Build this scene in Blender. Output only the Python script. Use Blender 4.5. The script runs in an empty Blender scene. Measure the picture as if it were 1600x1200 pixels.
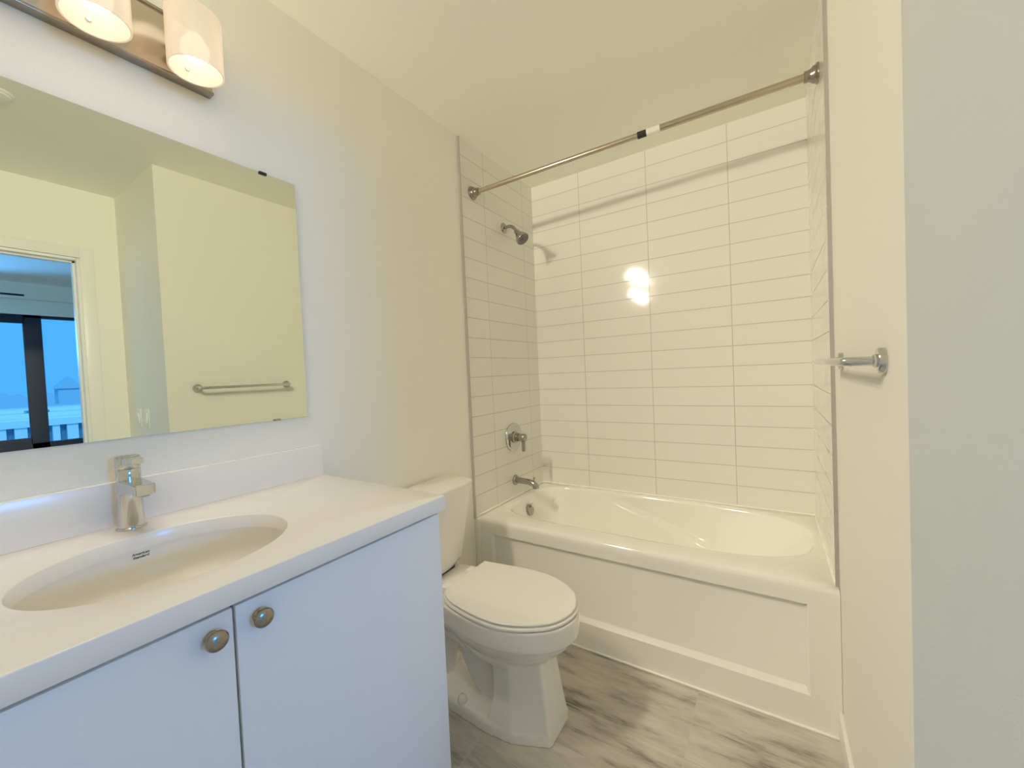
import bpy, bmesh, math, random
from mathutils import Vector, Matrix
PI = math.pi
C = bpy.context.scene.collection
SC = bpy.context.scene

# ------------------------------------------------------------------ camera, world, lights, exposure
W, H = 1.51, 2.493
def setup_camera():
    yaw, pitch, roll, f = .5748, -.0265, -.0439, 627.1
    fw = Vector((-math.sin(yaw)*math.cos(pitch), math.cos(yaw)*math.cos(pitch), math.sin(pitch)))
    r = Vector((math.cos(yaw), math.sin(yaw), 0)); u = r.cross(fw)
    r2 = r*math.cos(roll)+u*math.sin(roll); u2 = -r*math.sin(roll)+u*math.cos(roll)
    cd = bpy.data.cameras.new('camera'); co = bpy.data.objects.new('camera', cd); C.objects.link(co)
    m = Matrix((r2, u2, -fw)).transposed().to_4x4(); m.translation = Vector((1.3375, -2.3938, 1.2561))
    co.matrix_world = m
    cd.sensor_fit = 'HORIZONTAL'; cd.sensor_width = 36; cd.lens = f/1600*36
    cd.clip_start = .02; cd.clip_end = 500
    SC.camera = co
setup_camera()

LAMP = (1.0, .90, .72)          # warm bulbs of the vanity light
BULB_STRENGTH = 2.6
DOWN, UP = 3.15, 5.3              # watts of each shade's light, out of its mouth and out of its top
w = bpy.data.worlds.new('sky'); SC.world = w; w.use_nodes = True
bg = w.node_tree.nodes['Background']
bg.inputs[0].default_value = (.08, .42, 1.0, 1); bg.inputs[1].default_value = 1.4
def area(name, loc, rot, sx, sy, power, col):
    l = bpy.data.lights.new(name, 'AREA'); l.shape = 'RECTANGLE'; l.size = sx; l.size_y = sy; l.energy = power; l.color = col
    o = bpy.data.objects.new(name, l); C.objects.link(o); o.location = loc; o.rotation_euler = rot; return o
area('window_daylight', (5.80, -2.38, 1.90), (0, PI/2, 0), .46, .72, 90, (.08, .40, 1.0))  # added blue fill outside the window, aimed through the doorway at the cabinet
area('side_window_daylight', (4.3, -4.56, 1.5), (PI/2+.6, 0, 0), 2.0, 1.4, 27, (.66, .86, 1.0))  # added fill tilted upward, brightens the room beyond the doorway
s = bpy.data.lights.new('outdoor_sun', 'SUN'); s.energy = 1.6; s.color = (.45, .80, 1.0); s.angle = .1
so = bpy.data.objects.new('outdoor_sun', s); C.objects.link(so); so.rotation_euler = (.2, -math.radians(50), 0)
SC.view_settings.view_transform = 'Standard'; SC.view_settings.look = 'None'
SC.view_settings.gamma = 1; SC.view_settings.exposure = 0; SC.view_settings.use_curve_mapping = False
cy = SC.cycles
cy.max_bounces = 14; cy.diffuse_bounces = 8; cy.glossy_bounces = 6; cy.transparent_max_bounces = 12
cy.caustics_reflective = False; cy.caustics_refractive = False; cy.sample_clamp_indirect = 6
cy.use_denoising = True

# ------------------------------------------------------------------ materials
def nmat(name):
    m = bpy.data.materials.new(name); m.use_nodes = True
    return m, m.node_tree, m.node_tree.nodes['Principled BSDF']
def pmat(name, col, rough=.5, metal=0.0, bump=0.0, bscale=200, emis=None, estr=0, coat=0.0, rvar=0.0):
    m, nt, b = nmat(name)
    b.inputs['Base Color'].default_value = (*col, 1); b.inputs['Roughness'].default_value = rough
    b.inputs['Metallic'].default_value = metal
    if coat: b.inputs['Coat Weight'].default_value = coat; b.inputs['Coat Roughness'].default_value = .05
    if emis: b.inputs['Emission Color'].default_value = (*emis, 1); b.inputs['Emission Strength'].default_value = estr
    tc = nt.nodes.new('ShaderNodeTexCoord'); n = nt.nodes.new('ShaderNodeTexNoise')
    n.inputs['Scale'].default_value = bscale; n.inputs['Detail'].default_value = 3
    nt.links.new(tc.outputs['Object'], n.inputs['Vector'])
    if bump:
        bp = nt.nodes.new('ShaderNodeBump'); bp.inputs['Strength'].default_value = bump; bp.inputs['Distance'].default_value = .002
        nt.links.new(n.outputs[0], bp.inputs['Height']); nt.links.new(bp.outputs[0], b.inputs['Normal'])
    if rvar:
        mr = nt.nodes.new('ShaderNodeMapRange'); mr.inputs[3].default_value = rough-rvar; mr.inputs[4].default_value = rough+rvar
        nt.links.new(n.outputs[0], mr.inputs[0]); nt.links.new(mr.outputs[0], b.inputs['Roughness'])
    return m
M = {}
M['paint'] = pmat('wall paint', (.86, .845, .77), .55, bump=.12, bscale=260)
M['ceil'] = pmat('ceiling paint', (.90, .885, .80), .8, bump=.1, bscale=200)
M['trim'] = pmat('white trim paint', (.86, .85, .81), .35)
M['acrylic'] = pmat('white acrylic', (.87, .86, .80), .12, coat=.3)
M['porcelain'] = pmat('white porcelain', (.84, .82, .78), .08, coat=.5)
M['seatplastic'] = pmat('white seat plastic', (.86, .83, .79), .28)
M['sinkware'] = pmat('sink porcelain', (.82, .80, .75), .07, coat=.4)
M['quartz'] = pmat('white quartz', (.86, .83, .79), .22, rvar=.04, bscale=300)
M['cabinet'] = pmat('white cabinet laminate', (.77, .80, .84), .38, bump=.04, bscale=500)
M['darkgap'] = pmat('cabinet interior', (.012, .012, .018), .7)  # flat near-black for the shade in the door gaps
M['chrome'] = pmat('chrome', (.64, .64, .635), .06, 1.0)
M['chromedark'] = pmat('satin chrome', (.42, .41, .385), .2, 1.0)
M['nickel'] = pmat('brushed nickel', (.36, .325, .275), .26, 1.0)
M['nickelplate'] = pmat('brushed nickel plate', (.56, .49, .40), .22, 1.0)
M['rod'] = pmat('brushed nickel rod', (.55, .48, .38), .25, 1.0)
M['trimmetal'] = pmat('grey tile trim', (.50, .48, .44), .4, .3)
M['mirror'] = pmat('silvered glass', (.80, .85, .77), .0, 1.0)
M['mirroredge'] = pmat('mirror edge', (.10, .14, .12), .2)
def opal():
    m, nt, b = nmat('opal glass'); L = nt.links.new
    b.inputs['Base Color'].default_value = (.66, .63, .58, 1); b.inputs['Roughness'].default_value = .25
    b.inputs['Emission Color'].default_value = (1.0, .78, .54, 1); b.inputs['Emission Strength'].default_value = .40
    t = nt.nodes.new('ShaderNodeBsdfTransparent'); t.inputs[0].default_value = (1, .95, .86, 1)
    mx = nt.nodes.new('ShaderNodeMixShader'); mx.inputs[0].default_value = .27
    tc = nt.nodes.new('ShaderNodeTexCoord'); n = nt.nodes.new('ShaderNodeTexNoise'); n.inputs['Scale'].default_value = 6
    mr = nt.nodes.new('ShaderNodeMapRange'); mr.inputs[3].default_value = .22; mr.inputs[4].default_value = .28
    L(tc.outputs['Object'], n.inputs['Vector']); L(n.outputs[0], mr.inputs[0]); L(mr.outputs[0], b.inputs['Roughness'])
    L(b.outputs[0], mx.inputs[1]); L(t.outputs[0], mx.inputs[2]); L(mx.outputs[0], nt.nodes['Material Output'].inputs[0])
    return m
M['shade'] = opal()
M['bulb'] = pmat('lit bulb', (1, 1, 1), .3, emis=LAMP, estr=BULB_STRENGTH)
M['blackplastic'] = pmat('black plastic', (.012, .012, .014), .4)
M['black'] = pmat('black ink', (.02, .017, .015), .5)
M['stickerwhite'] = pmat('white sticker', (.85, .84, .8), .5)
M['caulk'] = pmat('white caulk', (.92, .90, .85), .35)
M['frame'] = pmat('dark window frame', (.004, .008, .024), .5)
M['concrete'] = pmat('pale render', (.75, .85, .9), .8)  # bluish, with the haze of distance put into the colour
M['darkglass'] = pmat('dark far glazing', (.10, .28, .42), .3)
M['hill'] = pmat('hazy hill', (.42, .62, .74), .95, bump=.5, bscale=3)  # haze of distance is tinted into the base colour
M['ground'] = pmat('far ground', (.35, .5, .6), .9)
M['bedfloor'] = pmat('bedroom floor', (.42, .36, .29), .4)
M['nozzle'] = pmat('grey rubber nozzles', (.12, .12, .11), .5)
M['slot'] = pmat('vent slot', (.01, .03, .06), .6)

def glass():
    m, nt, b = nmat('window glass'); nt.nodes.remove(b)
    out = nt.nodes['Material Output']; t = nt.nodes.new('ShaderNodeBsdfTransparent'); g = nt.nodes.new('ShaderNodeBsdfGlossy')
    g.inputs['Roughness'].default_value = .02; t.inputs[0].default_value = (.93, .97, 1, 1)
    mx = nt.nodes.new('ShaderNodeMixShader'); fr = nt.nodes.new('ShaderNodeFresnel'); fr.inputs[0].default_value = 1.35
    nt.links.new(fr.outputs[0], mx.inputs[0]); nt.links.new(t.outputs[0], mx.inputs[1]); nt.links.new(g.outputs[0], mx.inputs[2])
    nt.links.new(mx.outputs[0], out.inputs[0]); return m
M['glass'] = glass()

def tilemat(name, axis, off):
    """stacked glossy white tiles 0.4125 x 0.1052 with thin grout"""
    m, nt, b = nmat(name); L = nt.links.new; N = nt.nodes.new
    tc = N('ShaderNodeTexCoord'); sp = N('ShaderNodeSeparateXYZ'); cb = N('ShaderNodeCombineXYZ')
    L(tc.outputs['Object'], sp.inputs[0])
    a1 = N('ShaderNodeMath'); a1.inputs[1].default_value = -off + 4.125; L(sp.outputs[axis], a1.inputs[0])
    a2 = N('ShaderNodeMath'); a2.inputs[1].default_value = -2.191 + .1052*40; L(sp.outputs[2], a2.inputs[0])
    L(a1.outputs[0], cb.inputs[0]); L(a2.outputs[0], cb.inputs[1])
    br = N('ShaderNodeTexBrick'); br.offset = 0; br.squash = 1
    br.inputs['Scale'].default_value = 1; br.inputs['Brick Width'].default_value = .4125; br.inputs['Row Height'].default_value = .1052
    br.inputs['Mortar Size'].default_value = .002; br.inputs['Mortar Smooth'].default_value = .15; br.inputs['Bias'].default_value = 0
    br.inputs['Color1'].default_value = (.80, .79, .73, 1); br.inputs['Color2'].default_value = (.785, .775, .715, 1)
    br.inputs['Mortar'].default_value = (.54, .52, .45, 1)
    L(cb.outputs[0], br.inputs['Vector']); L(br.outputs['Color'], b.inputs['Base Color'])
    mr = N('ShaderNodeMapRange'); mr.inputs[3].default_value = .09; mr.inputs[4].default_value = .7
    L(br.outputs['Fac'], mr.inputs[0]); L(mr.outputs[0], b.inputs['Roughness'])
    inv = N('ShaderNodeMath'); inv.operation = 'SUBTRACT'; inv.inputs[0].default_value = 1; L(br.outputs['Fac'], inv.inputs[1])
    no = N('ShaderNodeTexNoise'); no.inputs['Scale'].default_value = 9; L(tc.outputs['Object'], no.inputs['Vector'])
    ml = N('ShaderNodeMath'); ml.operation = 'MULTIPLY_ADD'; ml.inputs[1].default_value = .35; L(no.outputs[0], ml.inputs[0]); L(inv.outputs[0], ml.inputs[2])
    bp = N('ShaderNodeBump'); bp.inputs['Strength'].default_value = .6; bp.inputs['Distance'].default_value = .0012
    L(ml.outputs[0], bp.inputs['Height']); L(bp.outputs[0], b.inputs['Normal'])
    return m
M['tile_back'] = tilemat('glossy white wall tile', 0, .345)
M['tile_side'] = tilemat('glossy white side wall tile', 1, -.1325)

def floormat():
    m, nt, b = nmat('grey wood look floor tile'); L = nt.links.new; N = nt.nodes.new
    tc = N('ShaderNodeTexCoord')
    def mapped(sc, loc=(0, 0, 0)):
        mp = N('ShaderNodeMapping'); mp.inputs['Scale'].default_value = sc; mp.inputs['Location'].default_value = loc
        L(tc.outputs['Object'], mp.inputs[0]); return mp.outputs[0]
    def brick(wd, ht, ms, loc):
        br = N('ShaderNodeTexBrick'); br.offset = 0; br.inputs['Scale'].default_value = 1
        br.inputs['Brick Width'].default_value = wd; br.inputs['Row Height'].default_value = ht
        br.inputs['Mortar Size'].default_value = ms; br.inputs['Mortar Smooth'].default_value = .3; br.inputs['Bias'].default_value = 0
        br.inputs['Color1'].default_value = (0, 0, 0, 1); br.inputs['Color2'].default_value = (1, 1, 1, 1)
        L(mapped((1, 1, 1), loc), br.inputs['Vector']); return br
    joints = brick(.61, .305, .0016, (-1.075+6.1, 1.06+6.1, 0))
    planks = brick(.61, .1525, .0008, (-1.075+6.1, 1.0725+6.1, 0))
    # per-plank shift of the streaks
    sh = N('ShaderNodeVectorMath'); sh.operation = 'MULTIPLY_ADD'
    sh.inputs[1].default_value = (3.7, 5.3, 2.1); L(planks.outputs['Color'], sh.inputs[0]); L(mapped((3.0, 14, 1)), sh.inputs[2])
    n1 = N('ShaderNodeTexNoise'); n1.inputs['Scale'].default_value = 1.25; n1.inputs['Detail'].default_value = 7; n1.inputs['Roughness'].default_value = .62
    L(sh.outputs[0], n1.inputs['Vector'])
    n2 = N('ShaderNodeTexNoise'); n2.inputs['Scale'].default_value = 3; n2.inputs['Detail'].default_value = 6; L(mapped((1.2, 2.2, 1)), n2.inputs['Vector'])
    n3 = N('ShaderNodeTexNoise'); n3.inputs['Scale'].default_value = 2.4; n3.inputs['Detail'].default_value = 5; L(mapped((9, 95, 1)), n3.inputs['Vector'])
    mx = N('ShaderNodeMath'); mx.operation = 'MULTIPLY_ADD'; mx.inputs[1].default_value = .45; L(n2.outputs[0], mx.inputs[0]); L(n1.outputs[0], mx.inputs[2])
    mx2 = N('ShaderNodeMath'); mx2.operation = 'MULTIPLY_ADD'; mx2.inputs[1].default_value = .16; L(n3.outputs[0], mx2.inputs[0]); L(mx.outputs[0], mx2.inputs[2])
    cr = N('ShaderNodeValToRGB'); e = cr.color_ramp.elements
    e[0].position = .585; e[0].color = (.17, .152, .127, 1); e[1].position = .92; e[1].color = (.60, .565, .50, 1)
    k = e.new(.68); k.color = (.35, .32, .275, 1); k = e.new(.775); k.color = (.51, .475, .415, 1)
    L(mx2.outputs[0], cr.inputs[0])
    c1 = N('ShaderNodeMix'); c1.data_type = 'RGBA'; c1.inputs[7].default_value = (.33, .30, .26, 1)
    ff = N('ShaderNodeMath'); ff.operation = 'MULTIPLY'; ff.inputs[1].default_value = .45; L(planks.outputs['Fac'], ff.inputs[0])
    L(ff.outputs[0], c1.inputs[0]); L(cr.outputs[0], c1.inputs[6])
    c2 = N('ShaderNodeMix'); c2.data_type = 'RGBA'; c2.inputs[7].default_value = (.55, .51, .44, 1)
    L(joints.outputs['Fac'], c2.inputs[0]); L(c1.outputs[2], c2.inputs[6]); L(c2.outputs[2], b.inputs['Base Color'])
    b.inputs['Roughness'].default_value = .42
    bp = N('ShaderNodeBump'); bp.inputs['Strength'].default_value = .25; bp.inputs['Distance'].default_value = .002
    L(mx2.outputs[0], bp.inputs['Height']); L(bp.outputs[0], b.inputs['Normal'])
    return m
M['floor'] = floormat()

# ------------------------------------------------------------------ mesh helpers
def obj(name, bm, mat, parent=None, smooth=40, label=None, kind=None, mods=None):
    bmesh.ops.recalc_face_normals(bm, faces=bm.faces)
    if smooth:
        for f in bm.faces: f.smooth = True
        for e in bm.edges:
            if len(e.link_faces) == 2 and e.calc_face_angle(0) > math.radians(smooth): e.smooth = False
    me = bpy.data.meshes.new(name); bm.to_mesh(me); bm.free()
    for x in (mat if isinstance(mat, (list, tuple)) else [mat]): me.materials.append(x)
    o = bpy.data.objects.new(name, me); C.objects.link(o)
    if parent: 
        o.parent = parent; o.location = -Vector(parent.location) if parent.type == 'EMPTY' else Vector()
    if label: o['label'] = label
    if kind: o['kind'] = kind
    return o
def tag(o, label, cat, group=None, kind=None):
    o['label'] = label; o['category'] = cat
    if group: o['group'] = group
    if kind: o['kind'] = kind
    return o
def thing(name, label, cat, loc, group=None):
    o = bpy.data.objects.new(name, None); C.objects.link(o); o.location = loc; o.empty_display_size = .05
    return tag(o, label, cat, group)
def struct(name, bm, mat, label, cat, smooth=40):
    return tag(obj(name, bm, mat, smooth=smooth), label, cat, kind='structure')

def box(bm, x0, x1, y0, y1, z0, z1, bev=0, seg=2, mi=0):
    b = bmesh.new()
    v = [b.verts.new((x, y, z)) for x in (x0, x1) for y in (y0, y1) for z in (z0, z1)]
    for f in ((0, 1, 3, 2), (4, 6, 7, 5), (0, 4, 5, 1), (2, 3, 7, 6), (0, 2, 6, 4), (1, 5, 7, 3)): b.faces.new([v[i] for i in f])
    if bev: bmesh.ops.bevel(b, geom=list(b.edges), offset=bev, segments=seg, profile=.5, affect='EDGES')
    for f in b.faces: f.material_index = mi
    merge(bm, b)
def merge(bm, b, mtx=None):
    bmesh.ops.recalc_face_normals(b, faces=b.faces)
    if mtx is not None: bmesh.ops.transform(b, matrix=mtx, verts=b.verts)
    me = bpy.data.meshes.new('t'); b.to_mesh(me); b.free(); bm.from_mesh(me); bpy.data.meshes.remove(me)
def rings(bm, rs, cap0=True, cap1=True, mi=0, closed=False):
    """loft through a list of rings (each a list of points of equal count)"""
    V = [[bm.verts.new(p) for p in r] for r in rs]; n = len(V[0]); fs = []
    pairs = list(zip(V[:-1], V[1:]))
    if closed: pairs.append((V[-1], V[0]))
    for a, b in pairs:
        for i in range(n):
            j = (i+1) % n; fs.append(bm.faces.new((a[i], a[j], b[j], b[i])))
    if cap0 and not closed: fs.append(bm.faces.new(V[0][::-1]))
    if cap1 and not closed: fs.append(bm.faces.new(V[-1]))
    for f in fs: f.material_index = mi
    return V
def frame_of(d):
    d = Vector(d).normalized(); a = Vector((0, 0, 1)) if abs(d.z) < .9 else Vector((1, 0, 0))
    u = d.cross(a).normalized(); return d, u, d.cross(u)
def lathe(bm, origin, axis, prof, n=40, cap0=True, cap1=True, mi=0, sq=(1, 1)):
    """prof: list of (distance along axis, radius)"""
    d, u, v = frame_of(axis); o = Vector(origin)
    rs = [[o+d*t+(u*math.cos(2*PI*i/n)*sq[0]+v*math.sin(2*PI*i/n)*sq[1])*r for i in range(n)] for t, r in prof]
    rings(bm, rs, cap0, cap1, mi)
def tube(bm, pts, rad, n=20, mi=0):
    pts = [Vector(p) for p in pts]; rs = []
    rad = rad if isinstance(rad, (list, tuple)) else [rad]*len(pts)
    t0 = (pts[1]-pts[0]).normalized(); _, u, v = frame_of(t0)
    for i, p in enumerate(pts):
        t = (pts[min(i+1, len(pts)-1)]-pts[max(i-1, 0)]).normalized()
        u = (u-t*u.dot(t)).normalized(); v = t.cross(u)
        rs.append([p+(u*math.cos(2*PI*k/n)+v*math.sin(2*PI*k/n))*rad[i] for k in range(n)])
    rings(bm, rs, mi=mi)
def spline(pts, n=8):
    """Catmull-Rom through points"""
    P = [Vector(p) for p in pts]; out = []
    for i in range(len(P)-1):
        a, b, c, d = P[max(i-1, 0)], P[i], P[i+1], P[min(i+2, len(P)-1)]
        for k in range(n):
            t = k/n; out.append(.5*((2*b)+(c-a)*t+(2*a-5*b+4*c-d)*t*t+(3*b-a-3*c+d)*t**3))
    return out+[P[-1]]
def rrect(cx, cy, hx, hy, r, z, n=6):
    out = []
    for sx, sy, a0 in ((1, 1, 0), (-1, 1, 90), (-1, -1, 180), (1, -1, 270)):
        for k in range(n+1):
            a = math.radians(a0+90*k/n); out.append(Vector((cx+sx*(hx-r)+r*math.cos(a), cy+sy*(hy-r)+r*math.sin(a), z)))
    return out

# ------------------------------------------------------------------ the setting
def B(*a, bev=0, **k):
    bm = bmesh.new(); box(bm, *a, bev=bev, **k); return bm
YC, X2, YF = -1.56, 2.2, -2.62      # corner of right wall, door wall, wall behind the vanity end
TW = .008                           # tile thickness
struct('floor', B(-.1, 2.2, -2.72, .1, -.1, 0), M['floor'], 'grey wood-look tile floor of the bathroom', 'floor')
struct('ceiling', B(-.1, 5.9, -4.4, .1, H, H+.1), M['ceil'], 'plain white painted ceiling', 'ceiling')
struct('wall_left', B(-.1, 0, -2.72, .1, 0, H), M['paint'], 'white painted wall behind mirror, vanity and toilet', 'wall')
struct('wall_back', B(0, W, 0, .1, 0, H), M['tile_back'], 'back wall of stacked glossy white tiles above the bathtub', 'wall')
bm = bmesh.new(); box(bm, 0, TW, -.746, 0, .49, H)
struct('wall_left_tile', bm, M['tile_side'], 'white tiled end wall with shower head, valve and spout', 'wall')
bm = bmesh.new(); box(bm, W-TW, W, -.724, 0, .49, H)
struct('wall_right_tile', bm, M['tile_side'], 'white tiled end wall at the head end of the bathtub', 'wall')
struct('wall_right', B(W, X2+.12, YC, .1, 0, H), M['paint'], 'white painted wall with the towel bar and light switches round its corner', 'wall')
bm = bmesh.new()
box(bm, X2, X2+.12, -1.738, YC, 0, H); box(bm, X2, X2+.12, -4.4, -2.56, 0, H); box(bm, X2, X2+.12, -2.56, -1.738, 2.07, H)
struct('wall_door', bm, M['paint'], 'white wall with the bathroom doorway, seen in the mirror', 'wall')
struct('wall_front', B(-.1, X2, YF-.1, YF, 0, H), M['paint'], 'white wall at the near end of the vanity', 'wall')
# tile edge strips and the white filler beside the tub
struct('trim_1', B(-.001, .011, -.755, -.746, .5, H-.004), M['trimmetal'], 'thin grey metal edge strip of the left tiles', 'trim')
struct('trim_2', B(W-.011, W+.001, -.733, -.724, .5, H), M['trimmetal'], 'thin grey metal edge strip of the right tiles', 'trim')
struct('trim_3', B(0, .034, -.752, -.70, 0, .497, bev=.003), M['trim'], 'narrow white filler strip between wall and bathtub apron', 'trim')
bm = bmesh.new()
box(bm, TW-.001, TW+.005, -.745, -.002, .500, .511, bev=.0015); box(bm, TW, W-TW, -.006, .001, .500, .511, bev=.0015); box(bm, W-TW-.005, W-TW+.001, -.724, -.002, .500, .511, bev=.0015)
struct('trim_7', bm, M['caulk'], 'white caulk line where the tiles meet the bathtub rim', 'trim')
struct('trim_4', B(.03, W, -.757, -.745, 0, .007, bev=.002), M['caulk'], 'white caulk line along the foot of the bathtub', 'trim')
bm = bmesh.new(); box(bm, W-.012, W, YC-.012, -.75, 0, .095, bev=.002); box(bm, W-.012, X2, YC-.012, YC, 0, .095, bev=.002)
struct('baseboard_right', bm, M['trim'], 'white baseboard along the right wall', 'baseboard')
bm = bmesh.new(); box(bm, 0, .012, -1.59, -.76, 0, .095, bev=.002)
struct('baseboard_left', bm, M['trim'], 'white baseboard behind the toilet', 'baseboard')
# door casing and frame (seen in the mirror)
bm = bmesh.new()
box(bm, X2-.014, X2, -1.738, -1.676, 0, 2.135, bev=.002); box(bm, X2-.014, X2, -2.61, -2.56, 0, 2.135, bev=.002)
box(bm, X2-.014, X2, -2.56, -1.738, 2.072, 2.135, bev=.002)
struct('trim_5', bm, M['trim'], 'flat white casing round the doorway', 'trim')
bm = bmesh.new()
box(bm, X2-.005, X2+.12, -1.752, -1.737, 0, 2.07); box(bm, X2+.035, X2+.075, -1.762, -1.75, 0, 2.06)
box(bm, X2-.005, X2+.12, -2.56, -2.546, 0, 2.07)
box(bm, X2-.005, X2+.12, -2.55, -1.75, 2.056, 2.07); box(bm, X2+.035, X2+.075, -2.55, -1.75, 2.046, 2.057)
struct('trim_6', bm, M['trim'], 'white jamb and stop of the doorway', 'trim')
# the bedroom beyond the doorway
struct('floor_bedroom', B(2.2, 5.9, -4.4, .1, -.1, 0), M['bedfloor'], 'floor of the room beyond the doorway', 'floor')
XB = 5.7
bm = bmesh.new()
wins = [(-2.75, -.50), (-3.95, -2.80)]
box(bm, XB, XB+.2, -4.4, -3.95, 0, H); box(bm, XB, XB+.2, -2.80, -2.75, 0, H); box(bm, XB, XB+.2, -.50, .1, 0, H)
for y0, y1 in wins: box(bm, XB, XB+.2, y0, y1, 0, .60); box(bm, XB, XB+.2, y0, y1, 2.155, H)
struct('wall_window', bm, M['paint'], 'window wall of the room beyond the doorway', 'wall')
struct('wall_bedroom_left', B(X2+.12, XB+.2, 0, .1, 0, H), M['paint'], 'side wall of the room beyond the doorway', 'wall')
bm = bmesh.new(); box(bm, X2, 3.2, -4.5, -4.4, 0, H); box(bm, 5.4, XB+.2, -4.5, -4.4, 0, H); box(bm, 3.2, 5.4, -4.5, -4.4, 0, .75); box(bm, 3.2, 5.4, -4.5, -4.4, 2.25, H)
struct('wall_bedroom_right', bm, M['paint'], 'far side wall of the room beyond the doorway', 'wall')
struct('wall_bulkhead', B(XB-.10, XB, -4.4, 0, 2.32, H), M['paint'], 'dropped bulkhead above the windows, seen in the mirror', 'wall')
def window(n, y0, y1, label, ym):
    z0, z1 = .60, 2.155
    o = thing('window_%d' % n, label, 'window', (XB+.05, (y0+y1)/2, z0)); o['kind'] = 'structure'
    bm = bmesh.new(); x0, x1 = XB+.0, XB+.09; t = .04; tb = .10
    box(bm, x0, x1, y0, y1, z0, z0+tb); box(bm, x0, x1, y0, y1, z1-.03, z1)
    box(bm, x0, x1, y0, y0+t, z0, z1); box(bm, x0, x1, y1-t, y1, z0, z1); box(bm, x0, x1, ym-.065, ym+.065, z0, z1)
    obj('window_frame', bm, M['frame'], o)
    bm = bmesh.new(); a, b = y0+t, ym-.05; s = .065; x1 = XB+.07
    box(bm, x0+.01, x1, a, b, z0+tb, z0+tb+s); box(bm, x0+.01, x1, a, b, z1-.03-s, z1-.03); box(bm, x0+.01, x1, a, a+s, z0+tb, z1-.03); box(bm, x0+.01, x1, b-s*.3, b, z0+tb, z1-.03)
    sa = obj('sash', bm, M['frame'], o)
    p = obj('pane', B(XB+.04, XB+.046, a+s, b-s*.3, z0+tb+s, z1-.03-s), M['glass'], o)
    p = obj('pane', B(XB+.04, XB+.046, ym+.065, y1-t, z0+tb, z1-.03), M['glass'], o)
window(1, -2.75, -.50, 'dark framed window with a hazy city view, reflected in the mirror', -1.49)
o = thing('window_3', 'dark framed side window of the far room, outside the mirror view', 'window', (4.3, -4.45, .75)); o['kind'] = 'structure'  # unseen window put in to go with the added fill light
bm = bmesh.new()
for x0, x1, z0, z1 in ((3.2, 5.4, .75, .79), (3.2, 5.4, 2.21, 2.25), (3.2, 3.24, .75, 2.25), (5.36, 5.4, .75, 2.25), (4.27, 4.33, .75, 2.25)): box(bm, x0, x1, -4.5, -4.42, z0, z1)
obj('window_frame', bm, M['frame'], o)
for x0, x1 in ((3.24, 4.27), (4.33, 5.36)): obj('pane', B(x0, x1, -4.463, -4.457, .79, 2.21), M['glass'], o)
window(2, -3.95, -2.80, 'dark framed window of the far room, outside the mirror view', -3.4)  # unseen window, put in as an extra source of light

# ------------------------------------------------------------------ things seen through the far window
bld = thing('white_building', 'long low white building with a row of columns, seen through the far window', 'building', (60, 8, -12))
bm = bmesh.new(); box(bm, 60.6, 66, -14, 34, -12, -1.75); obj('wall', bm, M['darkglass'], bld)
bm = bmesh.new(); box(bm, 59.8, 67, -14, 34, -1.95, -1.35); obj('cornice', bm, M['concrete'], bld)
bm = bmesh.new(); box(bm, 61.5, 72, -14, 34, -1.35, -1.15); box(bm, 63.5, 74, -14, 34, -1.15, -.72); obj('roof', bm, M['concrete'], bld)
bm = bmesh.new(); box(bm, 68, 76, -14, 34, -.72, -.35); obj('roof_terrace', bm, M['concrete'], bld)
bm = bmesh.new(); box(bm, 60.1, 60.7, -14, 34, -12, -4.0); obj('plinth', bm, M['concrete'], bld)
for k in range(40):
    y = -13+k*1.15
    if -2 < y < 16:
        wv = .5 if k % 3 else .8
        obj('column', B(60.0, 60.5, y-wv/2, y+wv/2, -4.0, -1.95), M['concrete'], bld)
bm = bmesh.new(); box(bm, 64.5, 66, 5.2, 6.0, -.72, -.45); box(bm, 64.5, 66, 6.3, 6.8, -.72, -.47); obj('roof_vent', bm, M['darkglass'], bld)
hs = thing('house', 'small hazy house with a pointed roof on the far skyline', 'house', (140, 21, -1.2))
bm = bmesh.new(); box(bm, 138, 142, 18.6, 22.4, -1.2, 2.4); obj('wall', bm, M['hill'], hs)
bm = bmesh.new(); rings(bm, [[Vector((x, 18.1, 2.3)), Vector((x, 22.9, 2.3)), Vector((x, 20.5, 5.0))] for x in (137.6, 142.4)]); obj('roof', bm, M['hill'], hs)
bm = bmesh.new(); random.seed(4)
prev = None; ys = [-60+i*.8 for i in range(200)]
prof = [(y, 1.5+.5*math.sin(y*.21)+.5*math.sin(y*.67+1)+random.uniform(-.6, .6)) for y in ys]
for x, kx in ((150, 1.0), (160, .7)):
    row = [(bm.verts.new((x, y, -14)), bm.verts.new((x+2*kx, y, h*kx))) for y, h in prof]
    if prev:
        for a, b in ((0, 0), (1, 1)):
            for i in range(len(row)-1): bm.faces.new((prev[i][a], prev[i+1][a], row[i+1][a], row[i][a]))
    for i in range(len(row)-1): bm.faces.new((row[i][0], row[i+1][0], row[i+1][1], row[i][1]))
    prev = row
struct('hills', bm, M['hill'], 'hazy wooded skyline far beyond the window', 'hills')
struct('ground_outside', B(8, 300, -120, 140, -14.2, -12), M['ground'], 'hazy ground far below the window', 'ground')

# linear slot vent on the bulkhead
t = tag(obj('slot_vent', B(XB-.105, XB-.098, -2.6, -1.55, 2.345, 2.365), M['slot']), 'dark narrow slot air vent on the bulkhead, seen in the mirror', 'vent')

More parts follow.
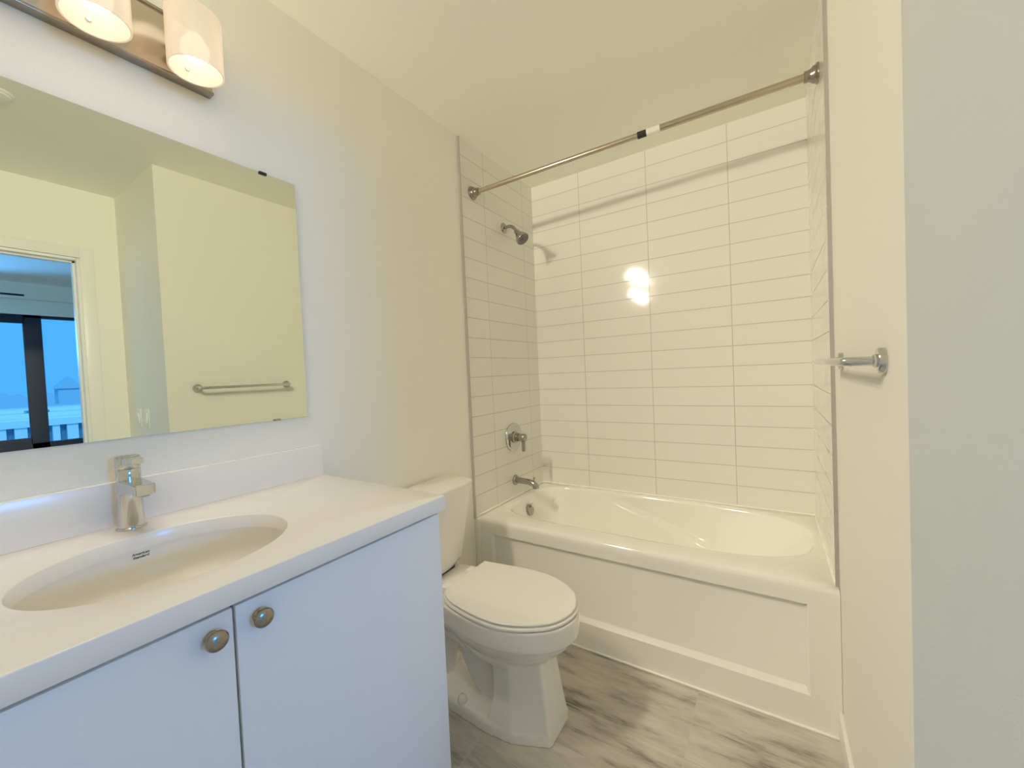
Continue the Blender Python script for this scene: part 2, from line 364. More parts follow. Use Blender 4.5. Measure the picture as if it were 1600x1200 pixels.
# ------------------------------------------------------------------ ceiling disc seen in the mirror
t = thing('smoke_detector', 'round white smoke detector on the ceiling, cut by the mirror edge', 'smoke detector', (1.30, -2.11, H))
bm = bmesh.new(); lathe(bm, (1.30, -2.11, H), (0, 0, -1), [(0, .050), (.006, .050), (.009, .047), (.009, .042)]); obj('base', bm, M['trim'], t)
bm = bmesh.new(); lathe(bm, (1.30, -2.11, H), (0, 0, -1), [(.008, .043), (.015, .040), (.020, .030), (.021, .008)]); obj('cover', bm, M['trim'], t)

# ------------------------------------------------------------------ mirror
t = thing('mirror', 'large frameless rectangular mirror above the vanity', 'mirror', (0, -2.1, 1.14))
MY0, MY1, MZ0, MZ1 = -2.575, -1.628, 1.1395, 1.9205
bm = bmesh.new(); box(bm, .0015, .0058, MY0, MY1, MZ0, MZ1); obj('mirror_back', bm, M['mirroredge'], t)
bm = bmesh.new(); vs = [bm.verts.new(p) for p in ((.0061, MY0, MZ0), (.0061, MY1, MZ0), (.0061, MY1, MZ1), (.0061, MY0, MZ1))]; bm.faces.new(vs)
vs = [bm.verts.new((.0059, v.co.y, v.co.z)) for v in vs]; bm.faces.new(vs[::-1]); obj('mirror_glass', bm, M['mirror'], t, smooth=0)
for y, z, sgn in ((-1.729, MZ1, 1), (-2.47, MZ1, 1), (-1.729, MZ0, -1), (-2.47, MZ0, -1)):
    bm = bmesh.new()
    if sgn > 0: box(bm, .0005, .011, y-.011, y+.011, z-.006, z+.002, bev=.001)
    else: box(bm, .0005, .010, y-.010, y+.010, z-.0015, z+.004, bev=.001)
    obj('clip', bm, M['blackplastic'] if sgn > 0 else M['chromedark'], t, label='small dark mirror clip' if sgn > 0 else None)

# ------------------------------------------------------------------ vanity light: one bar, three shades
PX, PR, SH, ZB = .132, .058, .139, 2.054
def lamp_light(name, loc, watts, rad, fall):
    l = bpy.data.lights.new(name, 'POINT'); l.energy = watts; l.color = LAMP; l.shadow_soft_size = rad; l.use_nodes = True
    nt = l.node_tree; em = nt.nodes['Emission']; fo = nt.nodes.new('ShaderNodeLightFalloff'); fo.inputs[0].default_value = 1
    nt.links.new(fo.outputs[fall], em.inputs['Strength'])
    o = bpy.data.objects.new(name, l); C.objects.link(o); o.location = loc
vl = thing('vanity_light', 'brushed nickel bar light with lit white glass shades above the mirror', 'wall light', (0, -2.118, 2.15))
bm = bmesh.new(); box(bm, 0, .026, -2.375, -1.861, 2.087, 2.235, bev=.0015); obj('backplate', bm, M['nickelplate'], vl)
bm = bmesh.new(); box(bm, 0, .030, -2.377, -1.859, 2.080, 2.087, bev=.0015); box(bm, 0, .030, -2.377, -1.859, 2.234, 2.241, bev=.0015); obj('lip', bm, M['nickel'], vl)
for k in range(3):
    y = -1.9376-.1804*k
    bm = bmesh.new(); tck = .004
    lathe(bm, (PX, y, ZB), (0, 0, 1), [(0, PR-.001), (.0005, PR), (SH-.004, PR), (SH, PR-.003), (SH, PR-tck), (SH-.004, PR-tck), (.0005, PR-tck), (0, PR-.003), (0, PR-.001)], 64, False, False)
    sh = obj('shade', bm, M['shade'], vl, label='lit white opal glass shade')
    bm = bmesh.new(); lathe(bm, (PX-PR+.003, y, ZB+.030), (1, 0, 0), [(0, .0052), (.004, .0052), (.0055, .004), (.006, .001)], 16)
    obj('screw', bm, M['chrome'], sh)
    bm = bmesh.new()
    lathe(bm, (.02, y, ZB+.075), (1, 0, 0), [(0, .02), (.02, .02), (PX-PR-.02, .011)], 24)
    obj('arm', bm, M['nickel'], vl)
    bm = bmesh.new(); lathe(bm, (PX, y, ZB+.128), (0, 0, -1), [(0, .02), (.012, .02), (.02, .014), (.04, .014)], 24); box(bm, .07, PX, y-.008, y+.008, ZB+.120, ZB+.128); obj('socket', bm, M['trim'], sh)
    bm = bmesh.new(); lathe(bm, (PX, y, ZB+.095), (0, 0, -1), [(0, .012), (.012, .018), (.026, .027), (.040, .030), (.052, .0285), (.062, .022), (.068, .012), (.070, .002)], 32)
    obj('bulb', bm, M['bulb'], sh, label='glowing white bulb')
    lamp_light('bulb_light', (PX, y, ZB+.006), DOWN, .032, 'Constant'); lamp_light('bulb_light', (PX, y, ZB+SH+.030), UP, .054, 'Constant')

# ------------------------------------------------------------------ vanity
CZ, CX, CYE, CY0 = .934, .5865, -1.5916, YF+.004
SX, SY, SA, SB = .3256, -2.1064, .1778, .2086     # sink opening ellipse
def ell(a, b, z, n=72, cx=SX, cy=SY):
    return [Vector((cx+a*math.cos(2*PI*i/n), cy+b*math.sin(2*PI*i/n), z)) for i in range(n)]
ct = thing('countertop', 'white quartz vanity countertop with backsplash and oval sink cut-out', 'countertop', (.3, -2.1, .896))
bm = bmesh.new()
def rect_ray(a, x0, x1, y0, y1):
    dx, dy = math.cos(a), math.sin(a); t = 1e9
    if dx > 1e-9: t = min(t, (x1-SX)/dx)
    if dx < -1e-9: t = min(t, (x0-SX)/dx)
    if dy > 1e-9: t = min(t, (y1-SY)/dy)
    if dy < -1e-9: t = min(t, (y0-SY)/dy)
    return SX+dx*t, SY+dy*t
angs = sorted(set([2*PI*i/96 for i in range(96)] + [math.atan2(y-SY, x-SX) % (2*PI) for x in (.001, CX) for y in (CY0, CYE)]))
def rr(z, ins): return [Vector((*rect_ray(a, .001+ins, CX-ins, CY0+ins, CYE-ins), z)) for a in angs]
def el(z, g):
    out = []
    for a in angs:
        k = 1/math.sqrt((math.cos(a)/(SA+g))**2+(math.sin(a)/(SB+g))**2); out.append(Vector((SX+k*math.cos(a), SY+k*math.sin(a), z)))
    return out
T = .038
rings(bm, [el(CZ-.032, 0), el(CZ-.002, 0), el(CZ-.0005, .001), el(CZ, .0025), rr(CZ, .0025), rr(CZ-.0007, .0007), rr(CZ-.0025, 0), rr(CZ-T+.0015, 0), rr(CZ-T, .0015), el(CZ-T, .032), el(CZ-.032, .032)], closed=True)
obj('slab', bm, M['quartz'], ct, smooth=50)
bm = bmesh.new(); box(bm, .001, .021, CY0, CYE, CZ, 1.0385, bev=.0012); obj('backsplash', bm, M['quartz'], ct)

sk = thing('sink', 'white oval undermount sink basin with printed lettering', 'sink', (SX, SY, CZ-.17))
def bowl(a, t):       # a: angle, t: 0 rim .. 1 bottom
    k = (1-t**2.6)**.5 if t < 1 else 0
    k = max(k, 0); z = CZ-.0335-.145*(t**.9 if t > 0 else 0)
    return Vector((SX+(SA+.014)*k*math.cos(a), SY+(SB+.014)*k*math.sin(a), z))
bm = bmesh.new(); n = 72
ts = [0, .02, .06, .12, .2, .3, .4, .5, .6, .7, .78, .85, .9, .94, .97, .988, .996]
rs = [[bowl(2*PI*i/n, t) for i in range(n)] for t in ts]
outer = [[SXp for SXp in [Vector((SX+(p.x-SX)*1.05, SY+(p.y-SY)*1.05, p.z-.006)) for p in r]] for r in rs]
rings(bm, outer[::-1]+[ell(SA+.024, SB+.024, CZ-.0340, n)]+rs, True, True)
obj('basin', bm, M['sinkware'], sk)
bm = bmesh.new(); lathe(bm, (SX, SY, CZ-.0335-.145+.0015), (0, 0, 1), [(0, .026), (.002, .026), (.0035, .023), (.002, .018), (.001, .003)], 32); obj('drain', bm, M['chrome'], sk)
def lettering(lines, name, parent, mapf, mat, size, lead, label):
    bm = bmesh.new()
    for k, (s, dx) in enumerate(lines):
        cu = bpy.data.curves.new('t', 'FONT'); cu.body = s; cu.size = size; cu.align_x = 'CENTER'; cu.resolution_u = 3; cu.offset = size*.022; cu.shear = .18
        ob = bpy.data.objects.new('t', cu); C.objects.link(ob); dg = bpy.context.evaluated_depsgraph_get(); dg.update()
        me = bpy.data.meshes.new_from_object(ob.evaluated_get(dg)); bpy.data.objects.remove(ob); bpy.data.curves.remove(cu)
        for v in me.vertices: v.co = mapf(v.co.x+dx, v.co.y-k*lead)
        bm.from_mesh(me); bpy.data.meshes.remove(me)
    me = bpy.data.meshes.new(name); bm.to_mesh(me); bm.free(); me.materials.append(mat)
    o = bpy.data.objects.new(name, me); C.objects.link(o); o.parent = parent; o.location = -Vector(parent.location) if parent.type == 'EMPTY' else Vector(); o['label'] = label
    return o
def on_bowl(u, v):
    y = -2.106+u; z = CZ-.049+v
    t = (max(CZ-.0335-z, .0001)/.145)**(1/.9); k = (1-t**2.6)**.5
    s = (y-SY)/((SB+.014)*k); c = math.sqrt(max(0, 1-s*s))
    return Vector((SX-(SA+.014)*k*c+.0006, y, z+.0003))
lettering([('American', 0), ('Standard', 0)], 'lettering', sk, on_bowl, M['black'], .0078, .0072, 'dark two-line lettering printed on the basin')

vc = thing('vanity_cabinet', 'white two-door vanity cabinet with round knobs', 'cabinet', (.28, -2.1, 0))
bm = bmesh.new()
FX = .5495
box(bm, .002, FX, CY0, CY0+.018, .0, .8945); box(bm, .002, FX, -1.618, -1.600, 0, .8945, bev=.0008); box(bm, .002, .012, CY0, -1.6, .1, .8945)
box(bm, .012, FX, CY0, -1.6, .1, .118); box(bm, FX-.07, FX-.055, CY0, -1.605, 0, .1)
obj('carcass', bm, M['cabinet'], vc)
bm = bmesh.new(); box(bm, FX-.012, FX-.002, CY0+.02, -1.62, .12, .892, mi=0); obj('interior', bm, M['darkgap'], vc)  # thin dark panel behind the doors, its colour stands in for gap shadow
GY = -2.0985
for y0, y1, ky in ((GY+.0022, -1.6015, -2.061), (CY0+.003, GY-.0022, -2.131)):
    bm = bmesh.new(); box(bm, FX+.0015, FX+.0195, y0, y1, .103, .8840, bev=.0012); d = obj('door', bm, M['cabinet'], vc)
    bm = bmesh.new()
    lathe(bm, (FX+.0195, ky, .851), (1, 0, 0), [(0, .0105), (.002, .0105), (.004, .0078), (.009, .0062), (.013, .0075), (.0155, .0125), (.017, .0158), (.019, .0166), (.0215, .0158), (.024, .0128), (.0258, .0075), (.0263, .001)], 40)
    obj('knob', bm, M['nickel'], d, label='round brushed nickel knob')

# ------------------------------------------------------------------ faucet
fx, fy = .068, -2.102
FZ = 1.15
fc = thing('faucet', 'chrome single-lever faucet behind the sink', 'faucet', (fx, fy, CZ))
bm = bmesh.new(); lathe(bm, (fx, fy, CZ), (0, 0, 1), [(0, .0275), (.003, .0275), (.005, .0255), (.006, .0235)], 40); obj('base_ring', bm, M['chrome'], fc)
bm = bmesh.new()
lathe(bm, (fx, fy, CZ+.005*FZ), (0, 0, 1), [(0, .0245), (.025, .0232), (.07, .0225), (.115, .0225), (.132, .0225), (.134, .0215)], 48)
obj('body', bm, M['chrome'], fc)
bm = bmesh.new()
sec = lambda x, hw, z0, z1: [Vector((x, fy-hw, z0)), Vector((x, fy+hw, z0)), Vector((x, fy+hw, z1)), Vector((x, fy-hw, z1))]
b = bmesh.new(); rings(b, [sec(fx, .021, CZ+.068*FZ, CZ+.100*FZ), sec(fx+.03, .0205, CZ+.074*FZ, CZ+.1*FZ), sec(fx+.07, .0185, CZ+.080*FZ, CZ+.100*FZ), sec(fx+.112, .0175, CZ+.078*FZ, CZ+.0995*FZ)])
bmesh.ops.bevel(b, geom=[e for e in b.edges], offset=.002, segments=2, affect='EDGES'); merge(bm, b)
sp = obj('spout', bm, M['chrome'], fc)
bm = bmesh.new(); lathe(bm, (fx+.100, fy, CZ+.0795*FZ), (0, 0, -1), [(0, .010), (.004, .010), (.005, .008)], 24); obj('aerator', bm, M['chromedark'], sp)
bm = bmesh.new(); lathe(bm, (fx, fy, CZ+.1225*FZ), (0, 0, 1), [(0, .0215), (.004, .0226), (.025, .0226), (.028, .0214), (.0295, .018), (.030, .002)], 48)
b = bmesh.new(); rings(b, [sec(fx-.002, .017, CZ+.131*FZ, CZ+.1455*FZ), sec(fx+.03, .0145, CZ+.133*FZ, CZ+.146*FZ), sec(fx+.070, .0115, CZ+.136*FZ, CZ+.1475*FZ)])
bmesh.ops.bevel(b, geom=[e for e in b.edges], offset=.0015, segments=2, affect='EDGES'); merge(bm, b)
obj('lever', bm, M['chrome'], fc)

# ------------------------------------------------------------------ toilet
TY = -1.185
tl = thing('toilet', 'white two-piece toilet with closed lid between vanity and bathtub', 'toilet', (.38, TY, 0))
def interp(tab, x):
    if x <= tab[0][0]: return tab[0][1]
    for (a, va), (b, vb) in zip(tab, tab[1:]):
        if x <= b: return va+(vb-va)*(x-a)/(b-a)
    return tab[-1][1]
def cs(tab):
    """smooth outline from a half-width table: closed ring of points (x, y offset)"""
    top = spline([(x, h, 0) for x, h in tab], 6)
    return [(p.x, p.y) for p in top] + [(p.x, -p.y) for p in top[::-1] if p.y > 1e-6]
rim = [(.045, .105), (.06, .118), (.12, .122), (.22, .132), (.30, .155), (.38, .174), (.46, .1845), (.54, .1845), (.61, .171), (.67, .145), (.72, .108), (.752, .066), (.766, .030), (.770, 0)]
RO = cs(rim)
def rim_ring(z, sx=1, sy=1, x0=.45, dx=0): return [Vector((x0+dx+(x-x0)*sx, TY+y*sy, z)) for x, y in RO]
bm = bmesh.new()
bw = [rim_ring(.4235, .97, .95), rim_ring(.4275, .985, .975), rim_ring(.426, .995, .99), rim_ring(.420), rim_ring(.362, .992, .985), rim_ring(.352, .985, .972), rim_ring(.350, .955, .93), rim_ring(.32, .90, .84),
      rim_ring(.285, .79, .70), rim_ring(.262, .69, .60), rim_ring(.22, .5, .5)]
rings(bm, bw)
# pedestal: flat angled front, flaring to the floor
def ped(z, xf, hf, xb, hb, xm, hm):
    pts = [(xf, -hf*.86), (xf-.004, -hf), (xm, -hm), (xb, -hb), (xb, hb), (xm, hm), (xf-.004, hf), (xf, hf*.86), (xf+.003, 0)]
    return [Vector((x, TY+y, z)) for x, y in pts]
rings(bm, [ped(.30, .655, .060, .46, .085, .54, .10), ped(.22, .662, .060, .475, .090, .55, .098), ped(.12, .676, .066, .485, .105, .56, .110), ped(.05, .687, .072, .47, .126, .56, .122), ped(0, .693, .076, .47, .134, .56, .129)])
# foot plate
foot = [(.692, .074), (.575, .125), (.47, .137), (.30, .126), (.14, .105), (.10, .09)]
def fr(z, g): return [Vector((x-g*(1 if x > .4 else -1), TY+(h-g), z)) for x, h in foot]+[Vector((x-g*(1 if x > .4 else -1), TY-(h-g), z)) for x, h in foot[::-1]]
rings(bm, [fr(0, 0), fr(.035, .002), fr(.045, .008), fr(.048, .016)])
# trapway
tube(bm, spline([(.60, TY, .19), (.53, TY, .10), (.46, TY, .075), (.385, TY, .10), (.34, TY, .17), (.30, TY, .25), (.24, TY, .28), (.18, TY, .22), (.16, TY, .12), (.155, TY, .02)], 6), [.058]*7+[.062]*48, 24)
box(bm, .10, .34, TY-.07, TY+.07, .29, .40)
bo = obj('bowl', bm, M['porcelain'], tl, smooth=60)
md = bo.modifiers.new('remesh', 'REMESH'); md.mode = 'VOXEL'; md.voxel_size = .0042; md.use_smooth_shade = True
md = bo.modifiers.new('smooth', 'SMOOTH'); md.factor = .5; md.iterations = 5
# seat ring and lid follow the outline measured on the lid
lidL = [(.274, .075), (.283, .107), (.305, .132), (.34, .151), (.38, .163), (.467, .178), (.56, .179), (.641, .153), (.71, .107), (.742, .062), (.757, .012)]
lidR = [(.274, .154), (.300, .156), (.352, .164), (.456, .179), (.56, .180), (.641, .158), (.71, .113), (.742, .067), (.757, .022)]
def lidring(z, g=0, gx=0):
    a = spline([(x, TY-y, z) for x, y in lidL], 6); b = spline([(x, TY+y, z) for x, y in lidR], 6)
    pts = a+b[::-1]; c = Vector((.52, TY, z)); out = []
    for p in pts:
        d = p-c; out.append(c+d*(1+g/max(d.length, .05)))
    return out
bm = bmesh.new(); rings(bm, [lidring(.4285, .003), lidring(.4300, .0065), lidring(.4360, .0065), lidring(.4380, .004)]); obj('seat', bm, M['seatplastic'], tl, smooth=50)
bm = bmesh.new(); rings(bm, [lidring(.4425, -.006), lidring(.4430, -.001), lidring(.4475, 0), lidring(.4495, -.002), lidring(.4505, -.006), lidring(.4510, -.03), lidring(.4515, -.12)]); obj('lid', bm, M['seatplastic'], tl, smooth=50)
for s in (-1, 1): obj('hinge', B(.245, .285, TY+s*.075-.02, TY+s*.075+.02, .425, .447, bev=.004), M['seatplastic'], tl)
for s in (-1, 1): obj('bumper', B(.70, .71, TY+s*.06-.004, TY+s*.06+.004, .437, .443), M['seatplastic'], tl)
for s in (-1, 1):
    bm = bmesh.new(); lathe(bm, (.345, TY+s*.110, .046), (0, 0, 1), [(0, .018), (.008, .018), (.018, .015), (.024, .010), (.026, .001)], 24); obj('bolt_cap', bm, M['porcelain'], tl)
# tank: tapering, slightly bowed front
def tank_ring(z, x0, x1, hw, r, bow):
    pts = rrect((x0+x1)/2, TY, (x1-x0)/2, hw, r, z, 6)
    out = []
    for p in pts:
        if p.x > (x0+x1)/2: p = p+Vector((bow*(1-((p.y-TY)/hw)**2)-bow*.35, 0, 0))
        out.append(p)
    return out
def tank_ring2(z, x0, x1, hw, r, bow, n=14):
    pts = []
    for k in range(n+1):                       # front edge, bowed
        v = -1+2*k/n; y = v*(hw-r); pts.append((x1-bow*(v*v), y))
    a = [(x1-bow-r+r*math.sin(t), hw-r+r-r*math.cos(t)) for t in ()]
    corner = lambda sx, sy, a0, xc: [(xc+r*math.cos(math.radians(a0+90*i/5)), sy*(hw-r)+r*math.sin(math.radians(a0+90*i/5))) for i in range(1, 6)]
    xf = x1-bow-r
    ring = pts + corner(1, 1, 0, xf) + [(x0+r, hw)] + corner(-1, 1, 90, x0+r) + corner(-1, -1, 180, x0+r) + corner(1, -1, 270, xf)[:-1]
    return [Vector((x, TY+y, z)) for x, y in ring]
bm = bmesh.new()
rings(bm, [tank_ring2(.432, .035, .165, .135, .03, .02), tank_ring2(.437, .030, .172, .148, .03, .02), tank_ring2(.46, .022, .180, .160, .03, .02), tank_ring2(.55, .02, .188, .176, .03, .02), tank_ring2(.747, .016, .198, .212, .03, .02)])
obj('tank', bm, M['porcelain'], tl, smooth=50)
bm = bmesh.new()
rings(bm, [tank_ring2(.748, .014, .202, .216, .03, .02), tank_ring2(.750, .012, .206, .220, .03, .02), tank_ring2(.776, .012, .208, .222, .03, .02), tank_ring2(.783, .014, .205, .219, .03, .02), tank_ring2(.786, .018, .199, .213, .03, .02)])
obj('tank_lid', bm, M['porcelain'], tl, smooth=50)
bm = bmesh.new(); box(bm, .06, .16, TY-.09, TY+.09, .418, .436, bev=.004); obj('gasket', bm, M['blackplastic'], tl, label='dark gasket under the tank')  # black block filling the gap between tank and bowl

# ------------------------------------------------------------------ bathtub
RZ = .506
X0, X1, Y0, Y1 = TW+.001, W-.001, -.75, -.002
tb = thing('bathtub', 'white acrylic alcove bathtub with recessed apron panel', 'bathtub', (.77, -.376, 0))
N = 160
oc = Vector((.80, -.335, 0))
def opening(a):
    """opening outline, squarer drain end and rounded head end (polar about oc)"""
    dx, dy = math.cos(a), math.sin(a)
    ax = (1.462-oc.x) if dx > 0 else (oc.x-.082)
    ay = (-.042-oc.y) if dy > 0 else (oc.y+.632)
    p = 2.9 if dx > 0 else 5.5
    k = (abs(dx/ax)**p+abs(dy/ay)**p)**(-1/p)
    return oc.x+dx*k, oc.y+dy*k
def bottom(a):
    dx, dy = math.cos(a), math.sin(a)
    ax = (1.02-oc.x) if dx > 0 else (oc.x-.19)
    ay = (-.125-oc.y) if dy > 0 else (oc.y+.54)
    p = 3.2 if dx > 0 else 4.5
    k = (abs(dx/ax)**p+abs(dy/ay)**p)**(-1/p)
    return oc.x+dx*k, oc.y+dy*k
def aa(i):
    # denser sampling by arclength on a stretched ellipse
    t = 2*PI*i/N; return math.atan2(.30*math.sin(t), .69*math.cos(t))
def basin_pt(i, t):
    a = aa(i); ox, oy = opening(a); bx, by = bottom(a)
    h = t**1.9*.55+t*.45 if math.cos(a) > 0 else t
    k = min(1, max(0, (math.cos(a)-.0)/.9)); h = t*(1-k)+k*(t**1.15)
    x, y = ox+(bx-ox)*h, oy+(by-oy)*h
    z = RZ-.012-.36*t
    # the seat shell: wall recessed above a sweeping crease
    if abs(math.sin(a)) > .2 or math.cos(a) > 0:
        zc = .452-.30*(x-.52) if x < 1.2 else .2
        m = max(0, min(1, (z-zc)/.008+.5)) if x > .5 else 0
        m *= max(0, min(1, (x-.5)/.12)); m *= max(0, min(1, (RZ-.02-z)/max(.03, RZ-.02-zc)))
        if math.cos(a) > .75: m *= 0
        y += .030*m*(1 if math.sin(a) > 0 else -1)
    return Vector((x, y, z))
def lip(i, d, z):
    a = aa(i); x, y = opening(a); v = Vector((x-oc.x, (y-oc.y)*1.6, 0)).normalized(); return Vector((x+v.x*d, y+v.y*d, z))
def outer(i, ins, z):
    a = aa(i); dx, dy = math.cos(a), math.sin(a); t = 1e9
    x0, x1, y0, y1 = X0+ins, X1-ins*.2, Y0+ins, Y1-ins*.2
    if dx > 1e-9: t = min(t, (x1-oc.x)/dx)
    if dx < -1e-9: t = min(t, (x0-oc.x)/dx)
    if dy > 1e-9: t = min(t, (y1-oc.y)/dy)
    if dy < -1e-9: t = min(t, (y0-oc.y)/dy)
    return [oc.x+dx*t, oc.y+dy*t, z]
corner_ids = {}
for cx_, cy_ in ((X0, Y0), (X1, Y0), (X0, Y1), (X1, Y1)):
    best = min(range(N), key=lambda i: abs(((aa(i)-math.atan2(cy_-oc.y, cx_-oc.x)+PI) % (2*PI))-PI)); corner_ids[best] = (cx_, cy_)
def orng(ins, z):
    out = []
    for i in range(N):
        p = outer(i, ins, z)
        if i in corner_ids:
            cx_, cy_ = corner_ids[i]
            p = [cx_+(ins if cx_ == X0 else -ins*.2), cy_+(ins if cy_ == Y0 else -ins*.2), z]
        out.append(Vector(p))
    return out
bm = bmesh.new()
tsb = [0, .02, .045]+[.07+.0155*i for i in range(60)]
Rg = [orng(0, .465), orng(0, RZ-.022), orng(.003, RZ-.011), orng(.010, RZ-.003), orng(.022, RZ)]
Rg += [[lip(i, .020, RZ) for i in range(N)], [lip(i, .008, RZ-.0015) for i in range(N)], [lip(i, .002, RZ-.006) for i in range(N)]]
Rg += [[basin_pt(i, t) for i in range(N)] for t in tsb]
def floor_ring(s, z):
    return [Vector((oc.x-.195+(basin_pt(i, 1).x-(oc.x-.195))*s, oc.y+(basin_pt(i, 1).y-oc.y)*s, z)) for i in range(N)]
Rg += [floor_ring(.97, RZ-.382), floor_ring(.90, RZ-.39), floor_ring(.5, RZ-.393), floor_ring(.05, RZ-.395)]
rings(bm, Rg, False, True)
obj('tub_shell', bm, M['acrylic'], tb, smooth=55)
bm = bmesh.new()
def apr(x0, x1, z0, z1, y): return [Vector((x0, y, z0)), Vector((x1, y, z0)), Vector((x1, y, z1)), Vector((x0, y, z1))]
ya = -.7495
AX0, AX1 = .034, W-.0005
rings(bm, [apr(AX0, AX1, 0, .47, ya+.03), apr(AX0, AX1, 0, .47, ya+.002), apr(AX0+.002, AX1-.001, .001, .47, ya), apr(.104, 1.424, .1185, .4335, ya), apr(.108, 1.420, .1215, .4315, ya+.0025), apr(.113, 1.414, .136, .4285, ya+.016), apr(.117, 1.410, .140, .4265, ya+.0175)], False, True)
obj('apron', bm, M['acrylic'], tb, smooth=25)
# overflow plate with its lever, on the drain end wall of the basin
ov = Vector((.1065, -.352, .436)); ax = Vector((1, 0, .27)).normalized()
bm = bmesh.new(); lathe(bm, ov, ax, [(-.004, .033), (.003, .033), (.006, .030), (.008, .022), (.009, .002)], 36); op = obj('overflow_plate', bm, M['chromedark'], tb, label='round chrome overflow plate')
bm = bmesh.new(); box(bm, ov.x+.006, ov.x+.016, ov.y-.005, ov.y+.005, ov.z+.016, ov.z+.042, bev=.002); obj('trip_lever', bm, M['chrome'], op)
bm = bmesh.new(); lathe(bm, (.27, -.335, RZ-.3935), (0, 0, 1), [(0, .035), (.002, .035), (.004, .03), (.002, .02), (.0015, .002)], 32); obj('drain', bm, M['chrome'], tb)

# ------------------------------------------------------------------ shower fittings on the left tiles
PY = -.352
t = thing('tub_spout', 'chrome tub spout with diverter knob above the bathtub rim', 'tub spout', (TW, PY, .606))
bm = bmesh.new(); lathe(bm, (TW-.001, PY, .606), (1, 0, 0), [(0, .031), (.006, .031), (.010, .029), (.014, .022)], 40); obj('flange', bm, M['chromedark'], t)
bm = bmesh.new()
tube(bm, spline([(TW+.01, PY, .606), (.06, PY, .605), (.10, PY, .603), (.132, PY, .597), (.148, PY, .585), (.152, PY, .570)], 5), [.018]*10+[.0185]*10+[.019]*6, 24); obj('spout', bm, M['chromedark'], t)
bm = bmesh.new(); lathe(bm, (.142, PY, .610), (0, 0, 1), [(0, .004), (.014, .004), (.015, .0065), (.022, .0065), (.024, .004)], 16); obj('diverter_knob', bm, M['chromedark'], t)

t = thing('shower_valve', 'round chrome shower valve with lever handle on the left tiles', 'shower valve', (TW, PY, .868))
bm = bmesh.new(); lathe(bm, (TW-.001, PY, .868), (1, 0, 0), [(0, .086), (.005, .086), (.009, .083), (.011, .076), (.012, .03)], 56); obj('escutcheon', bm, M['chrome'], t)
bm = bmesh.new(); lathe(bm, (TW+.009, PY, .868), (1, 0, 0), [(0, .036), (.010, .036), (.014, .032), (.015, .026), (.03, .026)], 40); obj('collar', bm, M['chromedark'], t)
bm = bmesh.new(); lathe(bm, (TW+.035, PY, .868), (1, 0, 0), [(0, .0225), (.002, .0235), (.046, .0235), (.050, .021), (.051, .002)], 40)
b = bmesh.new(); box(b, TW+.062, TW+.080, PY-.011, PY+.011, .785, .870, bev=.004); merge(bm, b)
obj('lever', bm, M['chromedark'], t)

t = thing('shower_fixture', 'chrome shower head on a curved arm high on the left tiles', 'shower', (TW, PY-.005, 2.128))
sy = PY-.006
bm = bmesh.new(); lathe(bm, (TW-.001, sy, 2.128), (1, 0, 0), [(0, .031), (.003, .031), (.007, .027), (.010, .018), (.012, .011)], 36); obj('flange', bm, M['chromedark'], t)
bm = bmesh.new(); arm = spline([(TW+.005, sy, 2.128), (.04, sy, 2.130), (.065, sy, 2.124), (.085, sy, 2.106), (.10, sy, 2.085)], 6); tube(bm, arm, .0095, 20); obj('shower_arm', bm, M['chromedark'], t)
ax = Vector((.62, -.08, -.78)).normalized(); o0 = Vector((.097, sy, 2.088))
bm = bmesh.new(); lathe(bm, o0, ax, [(-.004, .012), (0, .0155), (.012, .0165), (.018, .0165), (.032, .024), (.05, .034), (.064, .0395), (.070, .040), (.074, .038), (.073, .034)], 48); hd = obj('head', bm, M['chromedark'], t)
bm = bmesh.new()
d, u, v = frame_of(ax)
lathe(bm, o0, ax, [(.0715, .035), (.0735, .034), (.0735, .028), (.072, .026), (.0735, .022), (.0735, .016), (.072, .014), (.074, .010), (.0745, .001)], 40)
for rad, cnt in ((.031, 18), (.019, 11), (.008, 5)):
    for k in range(cnt):
        a = 2*PI*k/cnt; lathe(bm, o0+d*.0725+(u*math.cos(a)+v*math.sin(a))*rad, ax, [(0, .0022), (.0035, .0016)], 8)
obj('nozzle_plate', bm, M['nozzle'], hd, label='grey nozzle face')

# ------------------------------------------------------------------ shower curtain rod
ra, rb = Vector((TW, -.652, 2.232)), Vector((W-TW, -.545, 2.281))
rd = (rb-ra).normalized(); ln = (rb-ra).length
t = thing('shower_rod', 'brushed nickel shower curtain rod across the bathtub', 'curtain rod', ra)
bm = bmesh.new(); lathe(bm, ra+rd*.02, rd, [(0, .0118), (.95, .0118)], 28); obj('inner_tube', bm, M['rod'], t)
bm = bmesh.new(); lathe(bm, ra+rd*.935, rd, [(0, .0125), (.001, .0136), (ln-.955, .0136)], 28); obj('outer_tube', bm, M['rod'], t)
for o_, d_ in ((ra, rd), (rb, -rd)):
    bm = bmesh.new(); lathe(bm, o_, d_, [(0, .034), (.004, .0345), (.007, .033), (.009, .029), (.014, .0285), (.018, .0265), (.024, .021), (.034, .0185), (.038, .0195), (.042, .0190), (.043, .012)], 40); obj('end_cap', bm, M['nickel'], t)
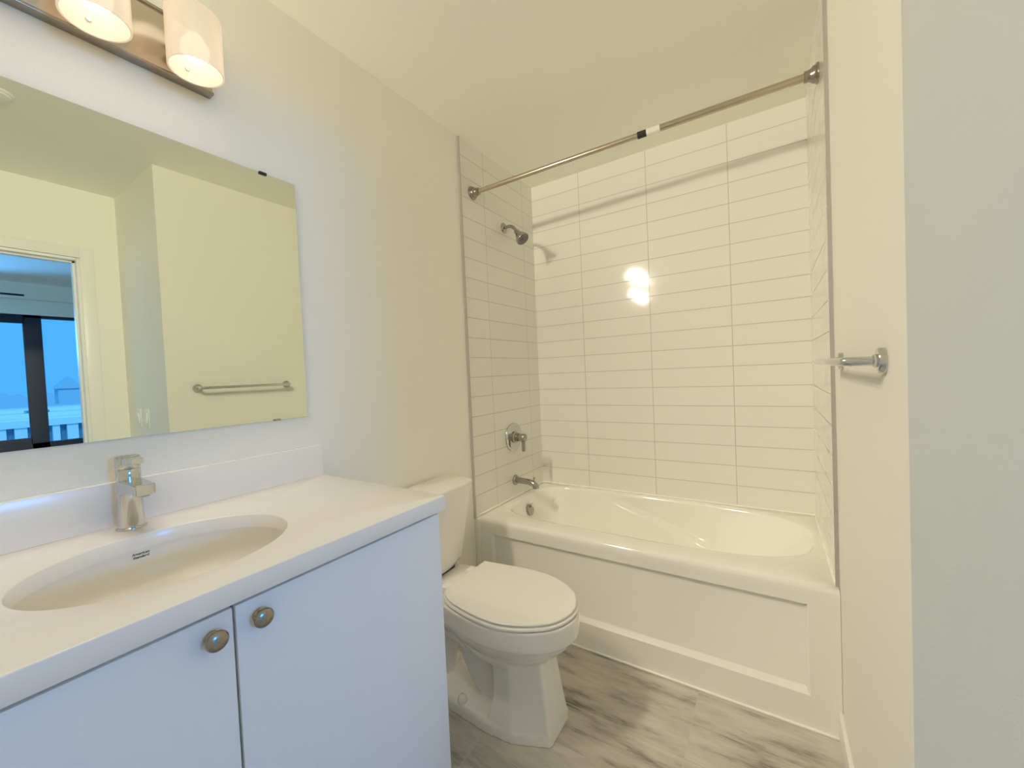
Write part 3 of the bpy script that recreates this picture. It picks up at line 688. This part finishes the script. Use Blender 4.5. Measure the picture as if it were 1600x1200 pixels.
def wrap(a0, a1, mat, lab):
    bm = bmesh.new(); lathe(bm, ra+rd*a0, rd, [(0, .0120), (0, .0141), (a1-a0, .0141), (a1-a0, .0120)], 28, False, False); obj('sticker', bm, mat, t, label=lab)
wrap(.868, .905, M['black'], 'black end of the sticker on the rod'); wrap(.905, .960, M['stickerwhite'], 'white end of the sticker on the rod')

# ------------------------------------------------------------------ towel bar
t = thing('towel_bar', 'chrome towel bar on two round posts on the right wall', 'towel bar', (W, -1.17, 1.25))
BX = 1.452
bm = bmesh.new(); q = .011
tube(bm, [(W-.004, -1.418, 1.25), (BX+q, -1.418, 1.25), (BX+q*.29, -1.418+q*.29, 1.25), (BX, -1.418+q, 1.25), (BX, -.906-q, 1.25), (BX+q*.29, -.906-q*.29, 1.25), (BX+q, -.906, 1.25), (W-.004, -.906, 1.25)], .0085, 28); obj('bar', bm, M['chrome'], t)
for y in (-1.418, -.906):
    bm = bmesh.new(); lathe(bm, (W+.001, y, 1.25), (-1, 0, 0), [(0, .0235), (.010, .0235), (.0125, .0215), (.013, .008)], 40); ro = obj('rosette', bm, M['chrome'], t)
    bm = bmesh.new(); lathe(bm, (W-.010, y, 1.25), (-1, 0, 0), [(0, .012), (.006, .012), (.008, .0095)], 24); obj('collar', bm, M['chrome'], ro)

# ------------------------------------------------------------------ light switches round the corner, seen in the mirror
for x, lab in ((1.985, 'white rocker light switch nearer the doorway, seen in the mirror'), (1.845, 'white rocker light switch nearer the wall corner, seen in the mirror')):
    t = thing('light_switch', lab, 'light switch', (x, YC, 1.08), 'light switches reflected in the mirror')
    bm = bmesh.new(); box(bm, x-.035, x+.035, YC-.006, YC, 1.022, 1.138, bev=.002); obj('plate', bm, M['trim'], t)
    bm = bmesh.new(); b = bmesh.new(); box(b, x-.0165, x+.0165, -.008, 0, -.033, .033, bev=.0015)
    merge(bm, b, Matrix.Translation((0, YC-.005, 1.08)) @ Matrix.Rotation(math.radians(5 if x > 1.9 else -5), 4, 'X')); obj('rocker', bm, M['trim'], t)
